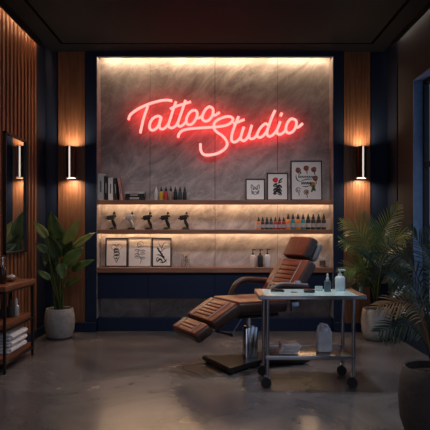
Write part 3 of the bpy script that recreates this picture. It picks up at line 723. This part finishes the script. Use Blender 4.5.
LV = [((59,240),(50,211),12.5,BLADE,0),((47,237),(34,221.5),7.5,BLADE_Y,-.42),((65,246),(79,219.5),10,BLADE_Y,.05),((73,248),(94,230.5),6.5,BLADE_Y,0),((58,258),(46,233),14,BLADE_D,-.12),
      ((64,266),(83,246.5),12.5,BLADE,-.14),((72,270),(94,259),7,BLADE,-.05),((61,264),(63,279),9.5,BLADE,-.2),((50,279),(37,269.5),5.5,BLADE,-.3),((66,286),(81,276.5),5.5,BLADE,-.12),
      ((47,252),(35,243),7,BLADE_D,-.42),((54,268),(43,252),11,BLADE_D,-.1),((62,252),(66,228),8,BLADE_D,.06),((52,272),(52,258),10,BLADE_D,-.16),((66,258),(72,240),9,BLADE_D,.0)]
c0 = Vector((-1.86, 6.62, 0))
for (bx, tp, w, mt, dd) in LV:
    d1 = 6.60+dd; B0 = P(*bx, d1); T0 = P(*tp, d1-.05+random.uniform(-.06, .06))
    face = Vector((random.uniform(-.25, .25), -1, .45))
    m = MB(); blade(m, B0-c0, T0-c0, w*d1/F*1.2, face, curl=random.uniform(.02, .10), fold=random.uniform(.2, .4))
    o = m.build('leaf', mt, pl, True); sm = o.modifiers.new('thick', 'SOLIDIFY'); sm.thickness = .002
    m = MB(); root = Vector((random.uniform(-.045, .045), random.uniform(-.045, .045), .30)); e = B0-c0
    mid = root.lerp(e, .5)+Vector(((root.x-e.x)*.22, 0, .03))
    ax = (T0-B0); pts = smoothpath([root, mid, e, e+ax*.5+Vector((0, .004, 0))], 5)
    m.tube(pts, [.010-.0075*k/(len(pts)-1) for k in range(len(pts))], 7); m.build('stem', STEM, pl, True)

PALM = leafmat('palm_green', (.045, .090, .016), (.10, .15, .03), .35); PALM_Y = leafmat('palm_lit_olive', (.17, .17, .035), (.26, .24, .06)); PALM_D = leafmat('palm_dark', (.010, .026, .012), (.022, .042, .018), .32); PALM_B = leafmat('palm_dry_tip', (.20, .11, .045), (.28, .16, .07))  # yellow and orange light on some fronds is put into their leaf colours
def frond(root, path, mt, c, llen=.17, nl=22, N=(0, -.75, .65), lw=.016, droop=.35, start=.28):
    q = smoothpath(path, 8); tot = len(q)-1
    m = MB(); m.tube([p-c for p in q], [.0065*(1-.75*i/tot) for i in range(tot+1)], 6)
    N = Vector(N).normalized()
    for i in range(nl):
        s = start+(1-start)*(i+.3)/nl; f = s*tot; k = min(int(f), tot-1); p = q[k].lerp(q[k+1], f-k); tg = (q[min(k+1, tot)]-q[max(k-1, 0)]).normalized()
        sd = tg.cross(N).normalized(); u = (s-start)/(1-start)
        ln = llen*(.45+.75*math.sin(PI*min(1, u*.85+.12)))*(1 if u < .9 else .75)
        for sg in (-1, 1):
            dr = (tg*(.75+.35*u)+sd*sg*(1.0-.35*u)+Vector((random.uniform(-.1, .1), random.uniform(-.2, .1), random.uniform(-.1, .1)))).normalized()
            wv = dr.cross(N).normalized(); nn = wv.cross(dr)
            rows = []
            for j in range(6):
                v = j/5; cpt = p+dr*ln*v+Vector((0, 0, -1))*droop*ln*v*v; w = lw*.5*(math.sin(PI*(v*.82+.18))**.7 if j < 5 else .03)
                if cpt.x > 2.10: cpt = Vector((2.10, cpt.y, cpt.z))
                rows.append([cpt-wv*w-c, cpt+nn*w*.35-c, cpt+wv*w-c])
            m.grid(rows)
    o = m.build('frond', mt, root, True)
    return o
def path_px(lst, d0, d1): 
    n = len(lst)-1
    return [P(a, b, d0+(d1-d0)*i/n) for i, (a, b) in enumerate(lst)]
pb = thing('potted_palm', 'palm in a pale grey pot in front of the right walnut panel', 'potted plant', (1.86, 6.53, 0))
pot(pb, .178, .365, POTW)
c1 = Vector((1.86, 6.53, 0)); b1 = (376, 306)
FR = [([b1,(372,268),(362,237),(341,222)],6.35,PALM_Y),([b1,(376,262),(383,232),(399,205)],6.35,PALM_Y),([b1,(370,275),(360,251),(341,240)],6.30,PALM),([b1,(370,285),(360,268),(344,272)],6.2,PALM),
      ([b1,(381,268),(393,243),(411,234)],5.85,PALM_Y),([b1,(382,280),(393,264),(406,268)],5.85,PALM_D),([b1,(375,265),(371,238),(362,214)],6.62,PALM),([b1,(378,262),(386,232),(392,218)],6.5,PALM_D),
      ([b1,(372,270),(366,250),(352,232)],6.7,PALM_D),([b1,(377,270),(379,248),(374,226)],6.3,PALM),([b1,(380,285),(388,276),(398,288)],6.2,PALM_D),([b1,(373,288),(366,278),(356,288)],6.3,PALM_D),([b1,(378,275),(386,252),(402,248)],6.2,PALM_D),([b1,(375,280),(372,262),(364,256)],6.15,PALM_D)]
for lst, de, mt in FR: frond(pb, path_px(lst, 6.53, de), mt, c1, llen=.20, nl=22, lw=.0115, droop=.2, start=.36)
pf = thing('potted_palm', 'large dark palm in a dark clay pot cut off by the right edge', 'potted plant', (X(434, 3.45), 3.45, 0))
pot(pf, .212, .45, POTD)
c2 = Vector((X(434, 3.45), 3.45, 0)); b2 = (434, 378)
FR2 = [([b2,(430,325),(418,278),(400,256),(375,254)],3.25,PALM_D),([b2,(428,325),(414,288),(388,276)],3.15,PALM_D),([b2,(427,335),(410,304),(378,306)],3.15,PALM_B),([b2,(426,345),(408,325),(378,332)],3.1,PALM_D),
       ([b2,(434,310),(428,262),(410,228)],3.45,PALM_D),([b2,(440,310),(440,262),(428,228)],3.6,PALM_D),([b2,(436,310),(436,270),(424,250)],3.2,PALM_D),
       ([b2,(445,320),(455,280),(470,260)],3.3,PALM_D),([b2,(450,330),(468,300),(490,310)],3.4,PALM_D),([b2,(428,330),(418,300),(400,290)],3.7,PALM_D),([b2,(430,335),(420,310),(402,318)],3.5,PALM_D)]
for lst, de, mt in FR2: frond(pf, path_px(lst, 3.45, de), mt, c2, llen=.125, nl=16, lw=.0095, droop=.25, start=.45)

# ------------------------------------------------------------------ tattoo chair
AX, AY, AA = .305, 5.34, math.radians(27)
ch = thing('tattoo_chair', 'reclining tattoo chair in rust brown leather on a chrome column', 'chair', (AX, AY, 0))
U = Vector((-math.cos(AA), -math.sin(AA), 0)); V_ = Vector((math.sin(AA), -math.cos(AA), 0))
def CM(s, w, z): return U*s + V_*w + Vector((0, 0, z))
LEA = mat('rust_leather', (.155, .029, .013), .36, var=.22, scale=22, bump=.25, bscale=120)
LEB = mat('dark_leather', (.050, .026, .020), .36, var=.2, scale=20, bump=.2, bscale=120)
PIP = mat('grey_piping', (.34, .30, .29), .4)
def frame_of(s0, z0, s1, z1):
    a = CM(s0, 0, z0); b = CM(s1, 0, z1); t = (b-a); L = t.length; t.normalize(); n = t.cross(V_).normalized()
    if n.z < 0: n = -n
    M = Matrix.Identity(4)
    for i in range(3): M[i][0] = t[i]; M[i][1] = V_[i]; M[i][2] = n[i]; M[i][3] = a[i]
    return M, L
def cushion(name, s0, z0, s1, z1, hw, th, ribs=5, stitched=True, taper=1.0):
    # (s0,z0)-(s1,z1): line of the top surface
    M, L = frame_of(s0, z0, s1, z1)
    m = MB(); m.box(0, L, -hw, hw, -th, -.012, bev=min(.032, th*.42), M=M, seg=4)
    body = m.build(name, LEB, ch, True); body['label'] = 'dark brown leather sides'
    m = MB(); m.box(.008, L-.008, -hw+.012, hw-.012, -.03, 0, bev=.014, M=M, seg=4)
    if ribs:
        a = .05; w = (L-2*a)/ribs; iw = hw*.60
        for k in range(ribs): m.box(a+k*w+.003, a+(k+1)*w-.003, -iw+.01, iw-.01, -.01, .007, bev=.0075, M=M, seg=3)
    o = m.build('padded_top', LEA, body, True); o['label'] = 'rust brown ribbed leather top'
    if stitched:
        iw = hw*.60
        for sg in (-1, 1): MB().tube([M@Vector((.02, sg*iw, .003)), M@Vector((L-.02, sg*iw, .003))], .0055, 8).build('piping', PIP, body, True)
    return body
cushion('seat', -.27, .635, .26, .640, .27, .12, ribs=0, stitched=False)
cushion('leg_rest', .275, .638, .54, .485, .27, .115)
cushion('foot_rest', .552, .472, .70, .385, .255, .11, ribs=2)
cushion('backrest', -.27, .64, -.515, 1.005, .265, .12, ribs=7)
cushion('headrest', -.49, 1.025, -.60, 1.225, .185, .11, ribs=0, stitched=False)
M, L = frame_of(-.49, 1.025, -.60, 1.225)
m = MB().box(.02, L-.01, -.178, .178, -.19, -.115, bev=.038, M=M, seg=4); o = m.build('head_bolster', mat('grey_leather', (.20, .19, .20), .4), ch, True)
# armrests
for sg, nm in ((-1, 'armrest'), (1, 'armrest')):
    w = .325*sg
    path = smoothpath([CM(.03, w, .59), CM(-.005, w, .68), CM(-.06, w, .745), CM(-.15, w, .77), CM(-.30, w, .76), CM(-.44, w, .745)], 5)
    m = MB(); m.tube(path, .031, 10); o = m.build(nm, LEB, ch, True)
    top = [p+Vector((0, 0, .012)) for p in path[12:]]
    m = MB(); m.tube(top, .022, 10); m.build('arm_pad', LEA, o, True) if sg < 0 else m.build('arm_pad', mat('grey_leather', (.20, .19, .20), .4), o, True)
# side bracket + mechanism
m = MB(); m.tube([CM(-.36, .265, .78), CM(-.36, .30, .78)], .03, 16); m.build('hinge_knob', CHROME, ch, True)
M = Matrix.Identity(4)
for i in range(3): M[i][0] = U[i]; M[i][1] = V_[i]; M[i][2] = (0, 0, 1)[i]
MB().box(-.24, .20, -.15, .15, .465, .52, bev=.01, M=M).build('seat_frame', BLACK, ch, True)
MB().box(-.36, -.28, .275, .31, .52, .61, bev=.008, M=M).build('side_bracket', STEEL, ch, True)
rt = Vector((AX, AY, 0)); pv = P(231.5, 335, 5.10)-rt
MB().tube([P(244, 314.5, 5.16)-rt, pv], .0055, 8).build('lever_strut', STEEL, ch, True)
MB().tube([P(212, 329.5, 5.12)-rt, P(218, 332, 5.11)-rt, pv], [.006, .009, .009], 10).tube([pv-Vector((.02, 0, -.006)), pv+Vector((.012, 0, -.004))], .015, 10).build('foot_lever', BLACK, ch, True)
# column
m = MB(); m.lathe([(.062, .055), (.062, .355), (.055, .37), (.03, .372)], CM(0, 0, 0), 24)
for a in (0, PI*.66, PI*1.33):
    m.lathe([(.035, .055), (.035, .35), (.03, .36)], (.05*math.cos(a), .05*math.sin(a), 0), 16)
m.lathe([(.028, .37), (.028, .47)], (0, 0, 0), 16); m.build('column', CHROME, ch, True)
# base plate, waisted
out = []
for i in range(13):
    s = .36-.86*i/12; hwid = .125+.165*abs((i-6)/6)**1.3; out.append((s, -hwid))
for i in range(12, -1, -1):
    s = .36-.86*i/12; hwid = .125+.165*abs((i-6)/6)**1.3; out.append((s, hwid))
MB().prism(out, .022, .064, bev=.008, M=M).build('base_plate', mat('dark_base', (.022, .015, .013), .3, .2), ch, True)
for s_, w_ in ((.32, -.22), (.32, .22), (-.46, -.22), (-.46, .22)): MB().lathe([(.03, 0), (.03, .024)], CM(s_, w_, 0), 14).build('rubber_foot', BLACK, ch, True)

# ------------------------------------------------------------------ trolley
tx0, tx1, ty0, ty1, TZ = .335, 1.205, 4.50, 5.01, .755
tr = thing('trolley', 'steel instrument trolley with frosted glass top and four castors', 'trolley', ((tx0+tx1)/2, (ty0+ty1)/2, 0)); tr['_w'] = 1; bpy.context.view_layer.update()
lx = [X(267.5, 4.56)+0, X(353.5, 4.56)]; ly = [4.56, 4.95]
MB().box(tx0, tx1, ty0, ty1, TZ-.032, TZ-.012, bev=.004).build('tray_frame', STEEL, tr, True)
m = MB().box(tx0+.002, tx1-.002, ty0, ty0+.012, TZ-.012, TZ, bev=.002).box(tx0+.002, tx1-.002, ty1-.012, ty1, TZ-.012, TZ, bev=.002); m.build('tray_rim', STEEL, tr, True)
m = MB().box(tx0+.06, tx1-.06, ty0+.012, ty1-.012, TZ-.0115, TZ-.001); m.build('glass_top', mat('frosted_glass', (.64, .88, .92), .22, var=.03, coat=.6), tr)
for a, b in ((tx0, tx0+.058), (tx1-.058, tx1)): MB().box(a, b, ty0+.012, ty1-.012, TZ-.0115, TZ+.003, bev=.003).build('wooden_end', TABLEW, tr)
for x in lx:
    for y in ly:
        lg = MB().tube([(x, y, .10), (x, y, TZ-.03)], .0145, 14).build('leg', STEEL, tr, True)
MB().box(lx[0]-.01, lx[1]+.01, ly[0]-.01, ly[1]+.01, .235, .252, bev=.003).build('lower_shelf', mat('dark_steel', (.30, .26, .24), .25, .9), tr, True)
m = MB()
m.box(lx[0]-.014, lx[1]+.014, ly[0]-.016, ly[0]-.008, .228, .262, bev=.002).box(lx[0]-.014, lx[1]+.014, ly[1]+.008, ly[1]+.016, .228, .262, bev=.002).build('shelf_rail', STEEL, tr, True)
RUB = mat('rubber', (.02, .02, .022), .6)
for x in lx:
    for y in ly:
        cx_ = x-.012
        m = MB().tube([(cx_, y-.022, .043), (cx_, y+.002, .043)], .043, 24); w_ = m.build('castor_wheel', RUB, tr, True)
        MB().tube([(cx_, y-.0245, .043), (cx_, y-.0225, .043)], .020, 16).build('hub', mat('castor_hub', (.75, .75, .78), .4, .3), w_, True)
        m = MB().box(cx_-.012, cx_+.012, y+.004, y+.010, .04, .10, bev=.002).box(cx_-.014, cx_+.016, y-.026, y+.010, .092, .103, bev=.002)
        m.build('castor_fork', STEEL, tr, True)
LZ = .2525
# on the lower shelf
CLO = mat('white_cloth', (.80, .78, .80), .9, var=.06, bump=.3, bscale=200)
for k, lb in enumerate(('folded white cloth at the bottom of the pile on the trolley shelf', 'folded white cloth in the middle of the pile on the trolley shelf', 'folded white cloth on top of the pile on the trolley shelf')):
    folded('folded_cloth', lb, 'cloth', .60+.006*k, 4.73-.004*k, LZ+.0005+.027*k, .15, .20, .026, CLO, 'cloths on the trolley shelf', .12*k-.1)
jc = thing('jerrycan', 'white plastic canister with handle on the trolley shelf', 'canister', (.905, 4.74, LZ+.0005))
WP = mat('white_plastic', (.80, .82, .88), .35)
MB().box(-.062, .062, -.045, .045, 0, .185, bev=.018, seg=3).lathe([(.05, .17), (.035, .205), (.02, .212)], (-.005, 0, 0), 16).build('body', WP, jc, True)
MB().tube([(-.05, 0, .175), (-.045, 0, .215), (-.015, 0, .235), (.025, 0, .225), (.05, 0, .18)], .010, 10).build('handle', WP, jc, True)
MB().lathe([(.019, .21), (.019, .238), (.016, .242)], (-.02, 0, 0), 16).build('cap', CAPW, jc, True)
# on the glass top
def at_top(px, py): 
    d = (EYE-TZ)*F/(py-228); return X(px, d), d
t_ = thing('pump_bottle', '', 'bottle'); bpy.data.objects.remove(t_)
FROST = mat('frost_bottle', (.50, .60, .64), .25)
x, y = at_top(340, 290.5); dd = y
pump_bottle(340, y, TZ, .185, .044, FROST, mat('pump_white', (.6, .66, .7), .35), 'frosted pale blue pump bottle at the right of the glass trolley top')
x, y = at_top(327.5, 291.5)
t = thing('dropper_bottle', 'slim grey dropper bottle beside the pump bottle on the trolley', 'bottle', (x, y, TZ))
MB().lathe([(.027, 0), (.029, .005), (.029, .088), (.012, .10)], seg=18).build('body', mat('smoke_glass', (.07, .10, .12), .15), t, True)
MB().lathe([(.014, .10), (.014, .118), (.007, .122), (.009, .145), (.003, .158)], seg=14).build('dropper', mat('pump_white', (.6, .66, .7), .35), t, True)
x, y = at_top(318.8, 290.5)
t = thing('glass_dish', 'small pale blue glass dish on the trolley left of the dropper bottle', 'dish', (x, y, TZ))
MB().lathe([(.028, 0), (.032, .004), (.034, .036), (.031, .036), (.028, .008), (.001, .007)], seg=18).build('dish', FROST, t, True)
# black machine with curved body
x, y = at_top(277.5, 291.5)
t = thing('tattoo_machine', 'black tattoo machine lying on the glass trolley top near its left end', 'tattoo machine', (x, y, TZ))
MB().tube([(-.055, .02, .012), (-.02, .008, .013), (.01, -.01, .012)], [.006, .012, .011], 10).tube([(.0, .0, .014), (.045, -.022, .011)], .010, 10).tube([(.02, .02, .008), (.055, -.004, .008)], .007, 8).build('body', CAPB, t, True)
MB().tube([(-.06, -.015, .005), (-.03, -.02, .005), (.02, -.035, .005), (.055, -.03, .005)], .0045, 8).build('cable', CAPB, t, True)
x, y = at_top(294, 292.5)
t = thing('metal_clip', 'small tan clip lying in the middle of the glass trolley top', 'clip', (x, y, TZ))
MB().box(-.026, .022, -.012, .012, 0, .009, bev=.003).tube([(.02, 0, .004), (.04, .012, .004)], .003, 6).build('clip', mat('tan_clip', (.30, .24, .17), .4), t, True)
x, y = at_top(309.5, 292.5)
t = thing('hand_tool', 'black and red handheld tool lying on the glass trolley top', 'tool', (x, y, TZ))
MB().box(-.048, .046, -.021, .021, 0, .026, bev=.010, seg=3).build('casing', CAPB, t, True)
MB().box(-.042, .02, .004, .018, .0255, .030, bev=.002).build('red_panel', mat('tool_red', (.30, .05, .045), .4), t, True)
for o in bpy.data.objects:
    if '_w' in o: del o['_w']
